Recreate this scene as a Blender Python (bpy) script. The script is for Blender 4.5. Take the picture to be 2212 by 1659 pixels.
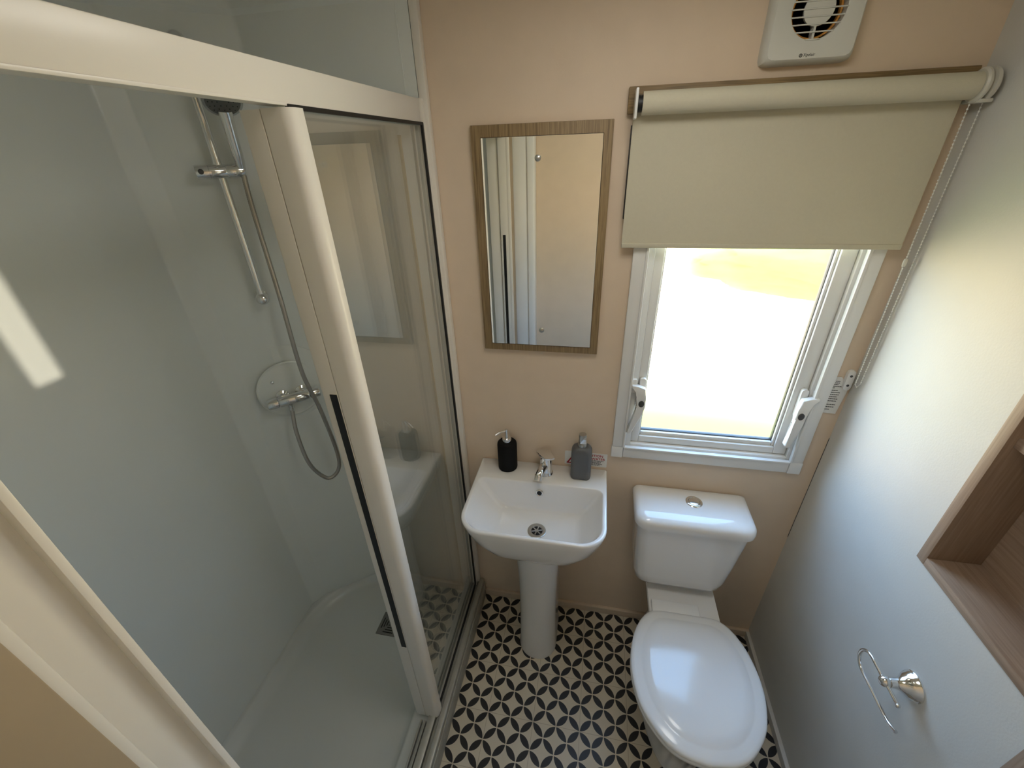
import bpy, bmesh, math, random
from mathutils import Vector, Matrix
random.seed(7)
SC = bpy.context.scene
for o in list(bpy.data.objects):
    bpy.data.objects.remove(o)
COL = SC.collection

# ------------------------------------------------------------------ camera
CAM_LOC = Vector((0.0, -1.18, 1.82))
FPX, YAW, PITCH, ROLL = 898.645, -0.211067, 0.511034, 0.0359874
def camera():
    cy, sy = math.cos(YAW), math.sin(YAW)
    f = Vector((sy * math.cos(PITCH), cy * math.cos(PITCH), -math.sin(PITCH)))
    r = Vector((cy, -sy, 0.0))
    d = f.cross(r)
    c, s = math.cos(ROLL), math.sin(ROLL)
    right = r * c + d * s
    down = d * c - r * s
    up, back = -down, -f
    m = Matrix(((right.x, up.x, back.x, CAM_LOC.x), (right.y, up.y, back.y, CAM_LOC.y),
                (right.z, up.z, back.z, CAM_LOC.z), (0, 0, 0, 1)))
    cd = bpy.data.cameras.new('camera'); co = bpy.data.objects.new('camera', cd)
    COL.objects.link(co); co.matrix_world = m
    cd.sensor_fit = 'HORIZONTAL'; cd.sensor_width = 36.0; cd.lens = FPX / 2212 * 36.0
    cd.clip_start = 0.01; cd.clip_end = 200
    SC.camera = co
camera()

# ------------------------------------------------------------------ world, sun, portals, exposure
SKY_STRENGTH = 1.0
GROUND_COLOR = (1.36, 1.14, 0.78, 1)
SUN_ENERGY = 0.28
LAMP_STRENGTH = 1.10
SUN_DIR = Vector((-0.975, 0.2145, -0.10)).normalized()     # direction the light travels
SC.view_settings.view_transform = 'Standard'
SC.view_settings.look = 'None'
SC.view_settings.gamma = 1.0
SC.view_settings.use_curve_mapping = False
SC.view_settings.exposure = 2.87
def world():
    w = bpy.data.worlds.new('sky'); SC.world = w; w.use_nodes = True
    nt = w.node_tree; nt.nodes.clear()
    out = nt.nodes.new('ShaderNodeOutputWorld'); bg = nt.nodes.new('ShaderNodeBackground')
    tc = nt.nodes.new('ShaderNodeTexCoord'); sep = nt.nodes.new('ShaderNodeSeparateXYZ')
    mr = nt.nodes.new('ShaderNodeMapRange'); cr = nt.nodes.new('ShaderNodeValToRGB')
    mr.inputs['From Min'].default_value = -1; mr.inputs['From Max'].default_value = 1
    nt.links.new(tc.outputs['Generated'], sep.inputs[0]); nt.links.new(sep.outputs['Z'], mr.inputs['Value'])
    nt.links.new(mr.outputs[0], cr.inputs[0]); nt.links.new(cr.outputs[0], bg.inputs[0]); nt.links.new(bg.outputs[0], out.inputs[0])
    e = cr.color_ramp.elements
    e[0].position = 0.0; e[0].color = GROUND_COLOR                # pale ground in full sun
    e[1].position = 1.0; e[1].color = (0.32, 0.66, 1.25, 1)        # clear sky overhead
    for p, c in ((0.47, GROUND_COLOR), (0.52, (1.0, 1.05, 1.08, 1)), (0.62, (0.54, 0.86, 1.28, 1))):
        n = e.new(p); n.color = c
    bg.inputs[1].default_value = SKY_STRENGTH
world()
def sun():
    ld = bpy.data.lights.new('sun', 'SUN'); ld.energy = SUN_ENERGY; ld.angle = math.radians(0.35); ld.color = (1.0, 0.90, 0.72)
    lo = bpy.data.objects.new('sun', ld); COL.objects.link(lo)
    lo.location = (4, -3, 4)
    lo.rotation_euler = SUN_DIR.to_track_quat('-Z', 'Y').to_euler()
sun()
def portal(name, loc, direction, sx, sy):
    ld = bpy.data.lights.new(name, 'AREA'); ld.shape = 'RECTANGLE'; ld.size = sx; ld.size_y = sy
    ld.cycles.is_portal = True
    lo = bpy.data.objects.new(name, ld); COL.objects.link(lo); lo.location = loc
    lo.rotation_euler = Vector(direction).to_track_quat('-Z', 'Y').to_euler()
portal('window_portal', (0.38, 0.075, 1.37), (0, -1, 0), 0.50, 0.86)


# ------------------------------------------------------------------ helpers
def lin(c):
    return tuple((x / 12.92 if x <= 0.04045 else ((x + 0.055) / 1.055) ** 2.4) for x in c)
def rgb(r, g, b):
    return lin((r / 255, g / 255, b / 255)) + (1.0,)
MATS = {}
def mat(name, color, rough=0.5, metal=0.0, spec=0.5, coat=0.0, noise=None, bump=None, trans=0.0, sheen=0.0):
    m = bpy.data.materials.new(name); m.use_nodes = True
    nt = m.node_tree; b = nt.nodes['Principled BSDF']
    b.inputs['Base Color'].default_value = color
    b.inputs['Roughness'].default_value = rough
    b.inputs['Metallic'].default_value = metal
    b.inputs['Specular IOR Level'].default_value = spec
    b.inputs['Coat Weight'].default_value = coat
    if coat: b.inputs['Coat Roughness'].default_value = 0.05
    tc = nt.nodes.new('ShaderNodeTexCoord')
    if noise:
        sc, amt, detail = noise
        n = nt.nodes.new('ShaderNodeTexNoise'); n.inputs['Scale'].default_value = sc; n.inputs['Detail'].default_value = detail
        nt.links.new(tc.outputs['Object'], n.inputs['Vector'])
        mx = nt.nodes.new('ShaderNodeMix'); mx.data_type = 'RGBA'
        mx.inputs[6].default_value = tuple(x * (1 - amt) for x in color[:3]) + (1,)
        mx.inputs[7].default_value = tuple(min(1, x * (1 + amt)) for x in color[:3]) + (1,)
        nt.links.new(n.outputs['Fac'], mx.inputs[0]); nt.links.new(mx.outputs[2], b.inputs['Base Color'])
    if bump:
        sc, st = bump
        n = nt.nodes.new('ShaderNodeTexNoise'); n.inputs['Scale'].default_value = sc; n.inputs['Detail'].default_value = 3
        nt.links.new(tc.outputs['Object'], n.inputs['Vector'])
        bp = nt.nodes.new('ShaderNodeBump'); bp.inputs['Strength'].default_value = st; bp.inputs['Distance'].default_value = 0.002
        nt.links.new(n.outputs['Fac'], bp.inputs['Height']); nt.links.new(bp.outputs[0], b.inputs['Normal'])
    MATS[name] = m
    return m
def wood(name, c1, c2, axis=2, rough=0.55, scale=1.0):
    m = mat(name, c1, rough); nt = m.node_tree; b = nt.nodes['Principled BSDF']
    tc = nt.nodes.new('ShaderNodeTexCoord'); mp = nt.nodes.new('ShaderNodeMapping')
    s = [95 * scale, 95 * scale, 95 * scale]; s[axis] = 3.5 * scale
    mp.inputs['Scale'].default_value = s
    n = nt.nodes.new('ShaderNodeTexNoise'); n.inputs['Scale'].default_value = 3.0; n.inputs['Detail'].default_value = 6; n.inputs['Distortion'].default_value = 0.6
    cr = nt.nodes.new('ShaderNodeValToRGB'); cr.color_ramp.elements[0].position = 0.32; cr.color_ramp.elements[1].position = 0.68
    cr.color_ramp.elements[0].color = c1; cr.color_ramp.elements[1].color = c2
    nt.links.new(tc.outputs['Object'], mp.inputs[0]); nt.links.new(mp.outputs[0], n.inputs['Vector'])
    nt.links.new(n.outputs['Fac'], cr.inputs[0]); nt.links.new(cr.outputs[0], b.inputs['Base Color'])
    bp = nt.nodes.new('ShaderNodeBump'); bp.inputs['Strength'].default_value = 0.25; bp.inputs['Distance'].default_value = 0.001
    nt.links.new(n.outputs['Fac'], bp.inputs['Height']); nt.links.new(bp.outputs[0], b.inputs['Normal'])
    return m

wall_m = mat('beige_wall_vinyl', (0.745, 0.605, 0.462, 1), 0.55, spec=0.35, noise=(14, 0.05, 4), bump=(260, 0.10))
wallr_m = mat('cream_wall_vinyl', (0.67, 0.66, 0.62, 1), 0.5, spec=0.4, noise=(12, 0.04, 4), bump=(240, 0.10))
shadedbeige_m = mat('beige_board_painted_shade', (0.40, 0.31, 0.205, 1), 0.5, noise=(12, 0.06, 4))  # wall beige darkened: shade beside the camera is put into the colour
ceil_m = mat('white_ceiling', (0.88, 0.85, 0.79, 1), 0.7, noise=(20, 0.02, 2))
white_m = mat('white_aluminium', (0.80, 0.755, 0.68, 1), 0.32, spec=0.5, noise=(9, 0.015, 2))
pvc_m = mat('white_pvc', (0.82, 0.82, 0.80, 1), 0.28, spec=0.5, noise=(10, 0.015, 2))
cer_m = mat('white_ceramic', (0.86, 0.85, 0.835, 1), 0.07, spec=0.55, coat=0.3, noise=(6, 0.01, 2))
lid_m = mat('white_toilet_plastic', (0.86, 0.86, 0.855, 1), 0.13, spec=0.5, noise=(7, 0.012, 3))
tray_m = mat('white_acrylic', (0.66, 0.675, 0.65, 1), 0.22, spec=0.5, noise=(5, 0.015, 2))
liner_m = mat('shower_liner_acrylic', (0.77, 0.80, 0.775, 1), 0.24, spec=0.5, noise=(4, 0.02, 3))
chrome_m = mat('chrome', (0.80, 0.80, 0.80, 1), 0.10, 1.0, noise=(30, 0.04, 2))
steel_m = mat('brushed_steel', (0.52, 0.52, 0.50, 1), 0.32, 1.0, noise=(60, 0.08, 2))
drain_m = mat('dull_drain_steel', (0.26, 0.26, 0.25, 1), 0.42, 0.9, noise=(60, 0.1, 2))
hose_m = mat('ribbed_steel_hose', (0.46, 0.43, 0.39, 1), 0.30, 1.0, noise=(50, 0.1, 2))
mirror_m = mat('mirror_silver', (0.93, 0.93, 0.91, 1), 0.004, 1.0)
black_m = mat('black_plastic', (0.006, 0.006, 0.006, 1), 0.5, noise=(20, 0.2, 2))
blackm_m = mat('matt_black', (0.004, 0.004, 0.004, 1), 0.75, spec=0.2, noise=(40, 0.2, 2))
grey_m = mat('matt_grey_plastic', (0.115, 0.118, 0.122, 1), 0.42, noise=(30, 0.05, 2))
darkgrey_m = mat('dark_grey_rubber', (0.06, 0.06, 0.06, 1), 0.5, noise=(30, 0.1, 2))
fan_m = mat('fan_white_plastic', (0.66, 0.66, 0.61, 1), 0.38, noise=(9, 0.02, 2))
copper_m = mat('fan_motor_copper', (0.80, 0.38, 0.09, 1), 0.4, 0.2, noise=(30, 0.3, 3))
brown_m = mat('dark_brown_cavity', (0.018, 0.011, 0.006, 1), 0.8, noise=(30, 0.3, 3))
sill_m = mat('dirty_tray_riser', (0.40, 0.39, 0.35, 1), 0.4, noise=(38, 0.35, 5))
track_m = mat('silver_track', (0.50, 0.49, 0.45, 1), 0.35, 0.55, noise=(40, 0.15, 4))
card_m = mat('white_card', (0.78, 0.78, 0.75, 1), 0.5, noise=(30, 0.02, 2))
red_m = mat('red_print', (0.42, 0.01, 0.03, 1), 0.5, noise=(60, 0.1, 2))
ink_m = mat('black_print', (0.03, 0.03, 0.03, 1), 0.5, noise=(60, 0.1, 2))
bead_m = mat('white_bead_chain', (0.80, 0.79, 0.74, 1), 0.3, noise=(60, 0.03, 2))
drive_m = mat('translucent_white_plastic', (0.62, 0.60, 0.53, 1), 0.3, noise=(30, 0.05, 2))
seal_m = mat('yellowed_seal', (0.52, 0.45, 0.29, 1), 0.4, noise=(60, 0.25, 4))
hallfloor_m = None
oak_m = wood('grey_oak', rgb(118, 96, 66), rgb(160, 136, 98), 2)
oak2_m = wood('brown_oak', rgb(144, 122, 104), rgb(164, 142, 123), 2, scale=0.8)
oakh_m = wood('brown_oak_horizontal', rgb(144, 122, 104), rgb(164, 142, 123), 1, scale=0.8)
batten_m = wood('oak_batten', rgb(112, 92, 60), rgb(150, 124, 84), 0)

def fabric(name, tf, tcol=(0.70, 0.66, 0.48, 1)):
    m = mat(name, (0.64, 0.60, 0.47, 1), 0.85, spec=0.15, noise=(180, 0.03, 2), bump=(700, 0.15))
    nt = m.node_tree; b = nt.nodes['Principled BSDF']; out = nt.nodes['Material Output']
    tr = nt.nodes.new('ShaderNodeBsdfTranslucent'); tr.inputs[0].default_value = tcol
    mx = nt.nodes.new('ShaderNodeMixShader'); mx.inputs[0].default_value = tf
    nt.links.new(b.outputs[0], mx.inputs[1]); nt.links.new(tr.outputs[0], mx.inputs[2]); nt.links.new(mx.outputs[0], out.inputs[0])
    return m
fabric_m = fabric('cream_blind_fabric', 0.05)
lightblind_m = fabric('light_shaping_fabric', 0.35, (0.96, 0.93, 0.86, 1))  # diffuses the light of the added hallway blind
def thin_glass(name, tint, diffuse=0.0, gain=1.0):
    m = bpy.data.materials.new(name); m.use_nodes = True; nt = m.node_tree; nt.nodes.clear()
    out = nt.nodes.new('ShaderNodeOutputMaterial'); tr = nt.nodes.new('ShaderNodeBsdfTransparent'); gl = nt.nodes.new('ShaderNodeBsdfGlossy')
    fr = nt.nodes.new('ShaderNodeFresnel')
    ge = nt.nodes.new('ShaderNodeNewGeometry'); io = nt.nodes.new('ShaderNodeMapRange')     # same air-to-glass index on both faces
    io.inputs['To Min'].default_value = 1.5; io.inputs['To Max'].default_value = 1 / 1.5
    nt.links.new(ge.outputs['Backfacing'], io.inputs['Value']); nt.links.new(io.outputs[0], fr.inputs[0])
    tr.inputs[0].default_value = tint; gl.inputs['Roughness'].default_value = 0.0; gl.inputs[0].default_value = (1, 1, 1, 1)
    src = tr.outputs[0]
    if diffuse:
        df = nt.nodes.new('ShaderNodeBsdfTranslucent'); df.inputs[0].default_value = (0.95, 0.95, 0.93, 1)
        md = nt.nodes.new('ShaderNodeMixShader'); md.inputs[0].default_value = diffuse
        n = nt.nodes.new('ShaderNodeTexNoise'); n.inputs['Scale'].default_value = 120
        tc = nt.nodes.new('ShaderNodeTexCoord'); nt.links.new(tc.outputs['Object'], n.inputs['Vector'])
        bp = nt.nodes.new('ShaderNodeBump'); bp.inputs['Strength'].default_value = 0.5; nt.links.new(n.outputs['Fac'], bp.inputs['Height'])
        nt.links.new(bp.outputs[0], gl.inputs['Normal'])
        rf = nt.nodes.new('ShaderNodeBsdfRefraction'); rf.inputs['Roughness'].default_value = 0.42; rf.inputs['IOR'].default_value = 1.12; rf.inputs[0].default_value = tint
        mt = nt.nodes.new('ShaderNodeMixShader'); mt.inputs[0].default_value = 0.5
        nt.links.new(tr.outputs[0], mt.inputs[1]); nt.links.new(rf.outputs[0], mt.inputs[2])
        nt.links.new(mt.outputs[0], md.inputs[1]); nt.links.new(df.outputs[0], md.inputs[2]); src = md.outputs[0]
    mx = nt.nodes.new('ShaderNodeMixShader')
    mu = nt.nodes.new('ShaderNodeMath'); mu.operation = 'MULTIPLY'; mu.use_clamp = True; mu.inputs[1].default_value = gain
    nt.links.new(fr.outputs[0], mu.inputs[0]); nt.links.new(mu.outputs[0], mx.inputs[0])
    nt.links.new(src, mx.inputs[1]); nt.links.new(gl.outputs[0], mx.inputs[2]); nt.links.new(mx.outputs[0], out.inputs[0])
    return m
glass_m = thin_glass('shower_glass', (0.985, 0.99, 0.98, 1), gain=1.6)
pane_m = thin_glass('obscured_window_glass', (0.97, 0.98, 0.97, 1), diffuse=0.03)

def floor_material():
    P = 0.084
    m = mat('patterned_vinyl', (0.6, 0.52, 0.4, 1), 0.38, spec=0.45)
    nt = m.node_tree; b = nt.nodes['Principled BSDF']; L = nt.links.new
    tc = nt.nodes.new('ShaderNodeTexCoord'); sep = nt.nodes.new('ShaderNodeSeparateXYZ'); L(tc.outputs['Object'], sep.inputs[0])
    def M(op, a, bb=None, c=None):
        n = nt.nodes.new('ShaderNodeMath'); n.operation = op
        for i, v in enumerate((a, bb, c)):
            if v is None: continue
            if isinstance(v, (int, float)): n.inputs[i].default_value = v
            else: L(v, n.inputs[i])
        return n.outputs[0]
    x = M('DIVIDE', M('ADD', sep.outputs[0], 0.036), P); y = M('DIVIDE', M('ADD', sep.outputs[1], 0.300), P)
    u = M('ADD', x, y); v = M('SUBTRACT', x, y)          # lattice turned by 45 degrees, unit pitch
    def petal(a, c):
        fa = M('SUBTRACT', M('FRACT', a), 0.5)
        fc = M('ABSOLUTE', M('SUBTRACT', M('FRACT', M('ADD', c, 0.5)), 0.5))
        d = M('ADD', M('MULTIPLY', fa, fa), M('POWER', M('ADD', fc, 0.5), 2.0))
        return d
    d = M('MINIMUM', petal(u, v), petal(v, u))
    nz = nt.nodes.new('ShaderNodeTexNoise'); nz.inputs['Scale'].default_value = 420; nz.inputs['Detail'].default_value = 2
    L(tc.outputs['Object'], nz.inputs['Vector'])
    d2 = M('ADD', d, M('MULTIPLY', M('SUBTRACT', nz.outputs['Fac'], 0.5), 0.012))
    mr = nt.nodes.new('ShaderNodeMapRange'); mr.inputs['From Min'].default_value = 0.455; mr.inputs['From Max'].default_value = 0.470
    L(d2, mr.inputs['Value'])
    # faint printed joints every two motifs
    def joint(a):
        f = M('ABSOLUTE', M('SUBTRACT', M('FRACT', M('MULTIPLY_ADD', a, 0.5, 0.0)), 0.5))
        return M('GREATER_THAN', f, 0.4945)
    jx = M('MAXIMUM', joint(M('ADD', x, 1.0)), joint(y))
    base = nt.nodes.new('ShaderNodeMix'); base.data_type = 'RGBA'
    n2 = nt.nodes.new('ShaderNodeTexNoise'); n2.inputs['Scale'].default_value = 9; n2.inputs['Detail'].default_value = 5; L(tc.outputs['Object'], n2.inputs['Vector'])
    base.inputs[6].default_value = (0.60, 0.52, 0.40, 1); base.inputs[7].default_value = (0.75, 0.67, 0.53, 1); L(n2.outputs['Fac'], base.inputs[0])
    jm = nt.nodes.new('ShaderNodeMix'); jm.data_type = 'RGBA'; L(M('MULTIPLY', jx, 0.45), jm.inputs[0]); L(base.outputs[2], jm.inputs[6]); jm.inputs[7].default_value = (0.26, 0.18, 0.11, 1)
    fm = nt.nodes.new('ShaderNodeMix'); fm.data_type = 'RGBA'; L(mr.outputs[0], fm.inputs[0]); fm.inputs[6].default_value = (0.022, 0.021, 0.022, 1); L(jm.outputs[2], fm.inputs[7])
    L(fm.outputs[2], b.inputs['Base Color'])
    return m
floor_m = floor_material()

# ---- bmesh builders
def B(): return bmesh.new()
def box(bm, x0, x1, y0, y1, z0, z1, bev=0.0, seg=2):
    t = bmesh.new()
    r = bmesh.ops.create_cube(t, size=1.0)
    for v in t.verts:
        v.co = Vector((x0 + (v.co.x + .5) * (x1 - x0), y0 + (v.co.y + .5) * (y1 - y0), z0 + (v.co.z + .5) * (z1 - z0)))
    if bev > 0:
        bmesh.ops.bevel(t, geom=list(t.edges), offset=bev, segments=seg, affect='EDGES', profile=0.5)
    merge(bm, t)
    return bm
def merge(bm, t):
    me = bpy.data.meshes.new('tmp'); t.to_mesh(me); bm.from_mesh(me); bpy.data.meshes.remove(me); t.free()
def loft(bm, rings, cap0=True, cap1=True, closed=True):
    vs = [[bm.verts.new(p) for p in r] for r in rings]
    n = len(rings[0])
    for a, b in zip(vs[:-1], vs[1:]):
        for i in range(n if closed else n - 1):
            j = (i + 1) % n
            try: bm.faces.new((a[i], a[j], b[j], b[i]))
            except ValueError: pass
    if cap0: bm.faces.new(list(reversed(vs[0])))
    if cap1: bm.faces.new(vs[-1])
    return bm
def basis(d):
    d = Vector(d).normalized()
    a = Vector((0, 0, 1)) if abs(d.z) < 0.9 else Vector((1, 0, 0))
    u = d.cross(a).normalized(); w = u.cross(d).normalized()
    return u, w, d
def lathe(bm, base, axis, prof, n=28):
    """prof: list of (radius, distance along axis)"""
    u, w, d = basis(axis); base = Vector(base)
    rings = [[base + d * h + (u * math.cos(2 * math.pi * i / n) + w * math.sin(2 * math.pi * i / n)) * max(r, 1e-5) for i in range(n)] for r, h in prof]
    return loft(bm, rings)
def tube(bm, pts, rad, n=12, ribs=False):
    pts = [Vector(p) for p in pts]
    rings = []; t0 = (pts[1] - pts[0]).normalized(); u, w, _ = basis(t0)
    for i, p in enumerate(pts):
        t = (pts[min(i + 1, len(pts) - 1)] - pts[max(i - 1, 0)]).normalized()
        u = (u - t * u.dot(t)).normalized(); w = t.cross(u)
        r = rad[i] if isinstance(rad, (list, tuple)) else rad
        if ribs: r = r * (1.0 if i % 2 else 0.84)
        rings.append([p + (u * math.cos(2 * math.pi * k / n) + w * math.sin(2 * math.pi * k / n)) * r for k in range(n)])
    return loft(bm, rings)
def catmull(pts, step):
    pts = [Vector(p) for p in pts]; q = [pts[0] * 2 - pts[1]] + pts + [pts[-1] * 2 - pts[-2]]
    dense = []
    for i in range(1, len(q) - 2):
        p0, p1, p2, p3 = q[i - 1:i + 3]
        for k in range(60):
            t = k / 60
            dense.append(0.5 * ((2 * p1) + (p2 - p0) * t + (2 * p0 - 5 * p1 + 4 * p2 - p3) * t * t + (3 * p1 - p0 - 3 * p2 + p3) * t ** 3))
    dense.append(pts[-1])
    out = [dense[0]]; acc = 0
    for a, b in zip(dense[:-1], dense[1:]):
        seg = (b - a).length
        while acc + seg >= step:
            a = a + (b - a).normalized() * (step - acc); out.append(a.copy()); seg = (b - a).length; acc = 0
        acc += seg
    return out
def rr(x0, x1, y0, y1, r, n=8):
    """rounded rectangle, r = one radius or (x0y0, x1y0, x1y1, x0y1)"""
    if not isinstance(r, (list, tuple)): r = (r,) * 4
    pts = []
    for (cx, cy, sx, sy, a0), rad in zip(((x0, y0, 1, 1, 180), (x1, y0, -1, 1, 270), (x1, y1, -1, -1, 0), (x0, y1, 1, -1, 90)), r):
        rad = max(rad, 1e-4)
        for k in range(n):
            a = math.radians(a0 + 90 * k / (n - 1))
            pts.append((cx + sx * rad + math.cos(a) * rad, cy + sy * rad + math.sin(a) * rad))
    return pts
def prism(bm, poly, z0, z1, fn, bev=0.0):
    """extrude a 2-D polygon, fn maps (a, b, depth) to a point"""
    t = bmesh.new(); loft(t, [[fn(a, b, z0) for a, b in poly], [fn(a, b, z1) for a, b in poly]])
    if bev: bmesh.ops.bevel(t, geom=[e for e in t.edges], offset=bev, segments=2, affect='EDGES', profile=0.5)
    merge(bm, t); return bm

OFF = {}
def obj(name, bm, m, parent=None, smooth=38):
    off = OFF.get(parent.name, Vector((0, 0, 0))) if parent else Vector((0, 0, 0))
    bmesh.ops.recalc_face_normals(bm, faces=bm.faces[:])
    if off.length:
        for v in bm.verts: v.co -= off
    for f in bm.faces: f.smooth = True
    lim = math.radians(smooth)
    for e in bm.edges:
        e.smooth = not (len(e.link_faces) == 2 and e.calc_face_angle(0) > lim)
    me = bpy.data.meshes.new(name); bm.to_mesh(me); bm.free()
    if m: me.materials.append(m)
    o = bpy.data.objects.new(name, me); COL.objects.link(o)
    if parent: o.parent = parent
    OFF[o.name] = off
    return o
def thing(name, loc, label, cat, group=None):
    o = bpy.data.objects.new(name, None); COL.objects.link(o); o.location = loc
    o.empty_display_size = 0.05
    o['label'] = label; o['category'] = cat
    if group: o['group'] = group
    OFF[o.name] = Vector(loc)
    return o
def tag(o, label, cat, group=None):
    o['label'] = label; o['category'] = cat
    if group: o['group'] = group
    return o
def struct(o, label=None, cat=None):
    o['kind'] = 'structure'
    if label: o['label'] = label
    if cat: o['category'] = cat
    return o
def structure(name, loc, label, cat):
    o = thing(name, loc, label, cat); o['kind'] = 'structure'; return o
def text_bm(body, size, mapfn, align='LEFT', bold=0.0):
    cu = bpy.data.curves.new('lettering', 'FONT'); cu.body = body; cu.size = size; cu.align_x = align; cu.offset = bold
    ob = bpy.data.objects.new('lettering', cu); COL.objects.link(ob)
    bpy.context.view_layer.update()
    me = bpy.data.meshes.new_from_object(ob.evaluated_get(bpy.context.evaluated_depsgraph_get()))
    bpy.data.objects.remove(ob); bpy.data.curves.remove(cu)
    bm = bmesh.new(); bm.from_mesh(me); bpy.data.meshes.remove(me)
    for v in bm.verts: v.co = mapfn(v.co.x, v.co.y)
    return bm

# ------------------------------------------------------------------ room shell
XR, XL, ZC = 0.724, -1.15, 2.16
b = B(); box(b, -1.30, 1.90, -1.90, 0.0, -0.04, 0.0)
struct(obj('floor', b, floor_m), 'cream vinyl floor printed with black petal circles', 'floor')
b = B(); box(b, -1.30, 1.90, -1.90, 0.10, ZC, ZC + 0.05)
struct(obj('ceiling', b, ceil_m), 'plain pale ceiling above the bathroom', 'ceiling')
WX0, WX1, WZ0, WZ1 = 0.112, 0.652, 0.915, 1.83
b = B()
box(b, -1.30, WX0, 0, 0.09, 0, ZC); box(b, WX1, 0.88, 0, 0.09, 0, ZC); box(b, WX0, WX1, 0, 0.09, 0, WZ0); box(b, WX0, WX1, 0, 0.09, WZ1, ZC)
struct(obj('wall_back', b, wall_m), 'beige back wall behind the basin and toilet', 'wall')
NY0, NY1, NZ0, NZ1, ND = -0.740, -0.422, 1.026, 1.80, 0.098
b = B()
box(b, XR, 0.88, NY1, 0, 0, ZC); box(b, XR, 0.88, -0.80, NY0, 0, ZC); box(b, XR, 0.88, -1.30, -1.20, 0, ZC); box(b, XR, 0.88, -1.20, -0.80, 2.02, ZC); box(b, XR, 0.88, NY0, NY1, 0, NZ0); box(b, XR, 0.88, NY0, NY1, NZ1, ZC); box(b, XR + ND, 0.88, NY0, NY1, NZ0, NZ1)
struct(obj('wall_right', b, wallr_m), 'pale cream wall right of the toilet', 'wall')
b = B(); box(b, -1.30, XL - 0.02, -1.30, 0, 0, ZC)
struct(obj('wall_left', b, wall_m), 'wall behind the shower panel', 'wall')
b = B(); box(b, XL - 0.02, -0.455, -1.30, -1.075, 0, ZC); box(b, -0.455, XR, -1.30, -1.215, 0, ZC)
struct(obj('wall_front', b, wall_m), 'beige wall opposite the window, seen in the mirror', 'wall')
b = B(); box(b, 0.88, 1.90, 0.0, 0.09, 0, ZC); box(b, 0.88, 1.90, -1.90, -1.80, 0, ZC); box(b, XR, 0.88, -1.90, -1.30, 0, ZC)
struct(obj('wall_hallway', b, wall_m), 'beige hallway walls beyond the doorway', 'wall')
b = B(); box(b, 1.80, 1.90, -1.80, -1.72, 0, ZC); box(b, 1.80, 1.90, -0.98, 0.0, 0, ZC); box(b, 1.80, 1.90, -1.72, -0.98, 0, 0.60); box(b, 1.80, 1.90, -1.72, -0.98, 2.10, ZC)
struct(obj('wall_hallway_end', b, wall_m), 'hallway end wall with a window opening', 'wall')
t = thing('light_shaping_blind', (1.79, -1.0, 0.80), 'added unseen blind at hallway window, gap shapes the sun patch', 'blind')  # added out of view: softens hallway light, slit shapes the sun patch
for ya, yb, za, zb in ((-1.74, -1.272, 0.58, 2.12), (-1.220, -0.96, 0.58, 2.12), (-1.272, -1.220, 0.58, 1.715)):
    b = B(); box(b, 1.788, 1.790, ya, yb, za, zb); obj('blind_drop', b, lightblind_m, t)
# flush ceiling lamp (above the frame)
def lamp_material():
    m = bpy.data.materials.new('lit_lamp_diffuser'); m.use_nodes = True; q = m.node_tree.nodes['Principled BSDF']
    q.inputs['Base Color'].default_value = (0.9, 0.9, 0.88, 1); q.inputs['Emission Color'].default_value = (1.0, 0.97, 0.91, 1); q.inputs['Emission Strength'].default_value = LAMP_STRENGTH
    return m
t = thing('ceiling_lamp', (0.08, -0.58, ZC), 'round white flush lamp on the ceiling', 'lamp')
b = B(); lathe(b, (0.08, -0.58, ZC), (0, 0, -1), [(0.0, 0), (0.200, 0), (0.200, 0.018), (0.194, 0.022), (0.188, 0.020)], 48); obj('lamp_base', b, pvc_m, t)
b = B(); lathe(b, (0.08, -0.58, ZC - 0.018), (0, 0, -1), [(0.188, 0), (0.185, 0.008), (0.16, 0.018), (0.10, 0.026), (0.0, 0.029)], 48); obj('lamp_diffuser', b, lamp_material(), t)
# skirting
b = B(); box(b, -0.412, XR, -0.011, 0, 0, 0.034, 0.002); box(b, -0.412, XR, -0.014, 0, 0.031, 0.041, 0.002)
struct(obj('baseboard_back', b, wall_m), 'low beige skirting along the back wall', 'skirting')
b = B(); box(b, XR - 0.011, XR, -0.745, -0.011, 0, 0.034, 0.002); box(b, XR - 0.014, XR, -0.745, -0.011, 0.031, 0.041, 0.002)
struct(obj('baseboard_right', b, wallr_m), 'low cream skirting along the right wall', 'skirting')
# joint strip between shower panel and wall
b = B(); box(b, -0.455, -0.434, -0.022, 0, 0.10, ZC, 0.003)
struct(obj('trim_1', b, white_m), 'thin white strip between shower panel and beige wall', 'trim')
b = B(); box(b, XR - 0.0012, XR, -0.0012, 0, 0.60, 1.03)
struct(obj('trim_2', b, darkgrey_m), 'dark thin joint line in the corner above the toilet', 'trim')
# doorway lining and casing
t = structure('trim_3', (-0.40, -1.15, 0), 'white cover strip in the corner beside the shower post', 'trim')
b = B(); box(b, -0.455, -0.379, -1.2145, -1.160, 0, 2.12, 0.001); obj('lining_board', b, pvc_m, t)
b = B(); box(b, -0.379, -0.338, -1.214, -1.150, 0, 2.12, 0.008, 3); obj('casing_moulding', b, pvc_m, t)
b = B(); box(b, -0.455, -0.447, -1.150, -1.075, 0, 2.12, 0.002); obj('side_board', b, shadedbeige_m, t)  # wall end beside the camera, shade painted in by its darker colour
b = B(); box(b, XR - 0.016, XR + 0.01, -0.80, -0.745, 0.0, 2.05, 0.003)
struct(obj('trim_4', b, oak2_m), 'wood-effect door frame upright beside the wall niche', 'trim')

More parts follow.
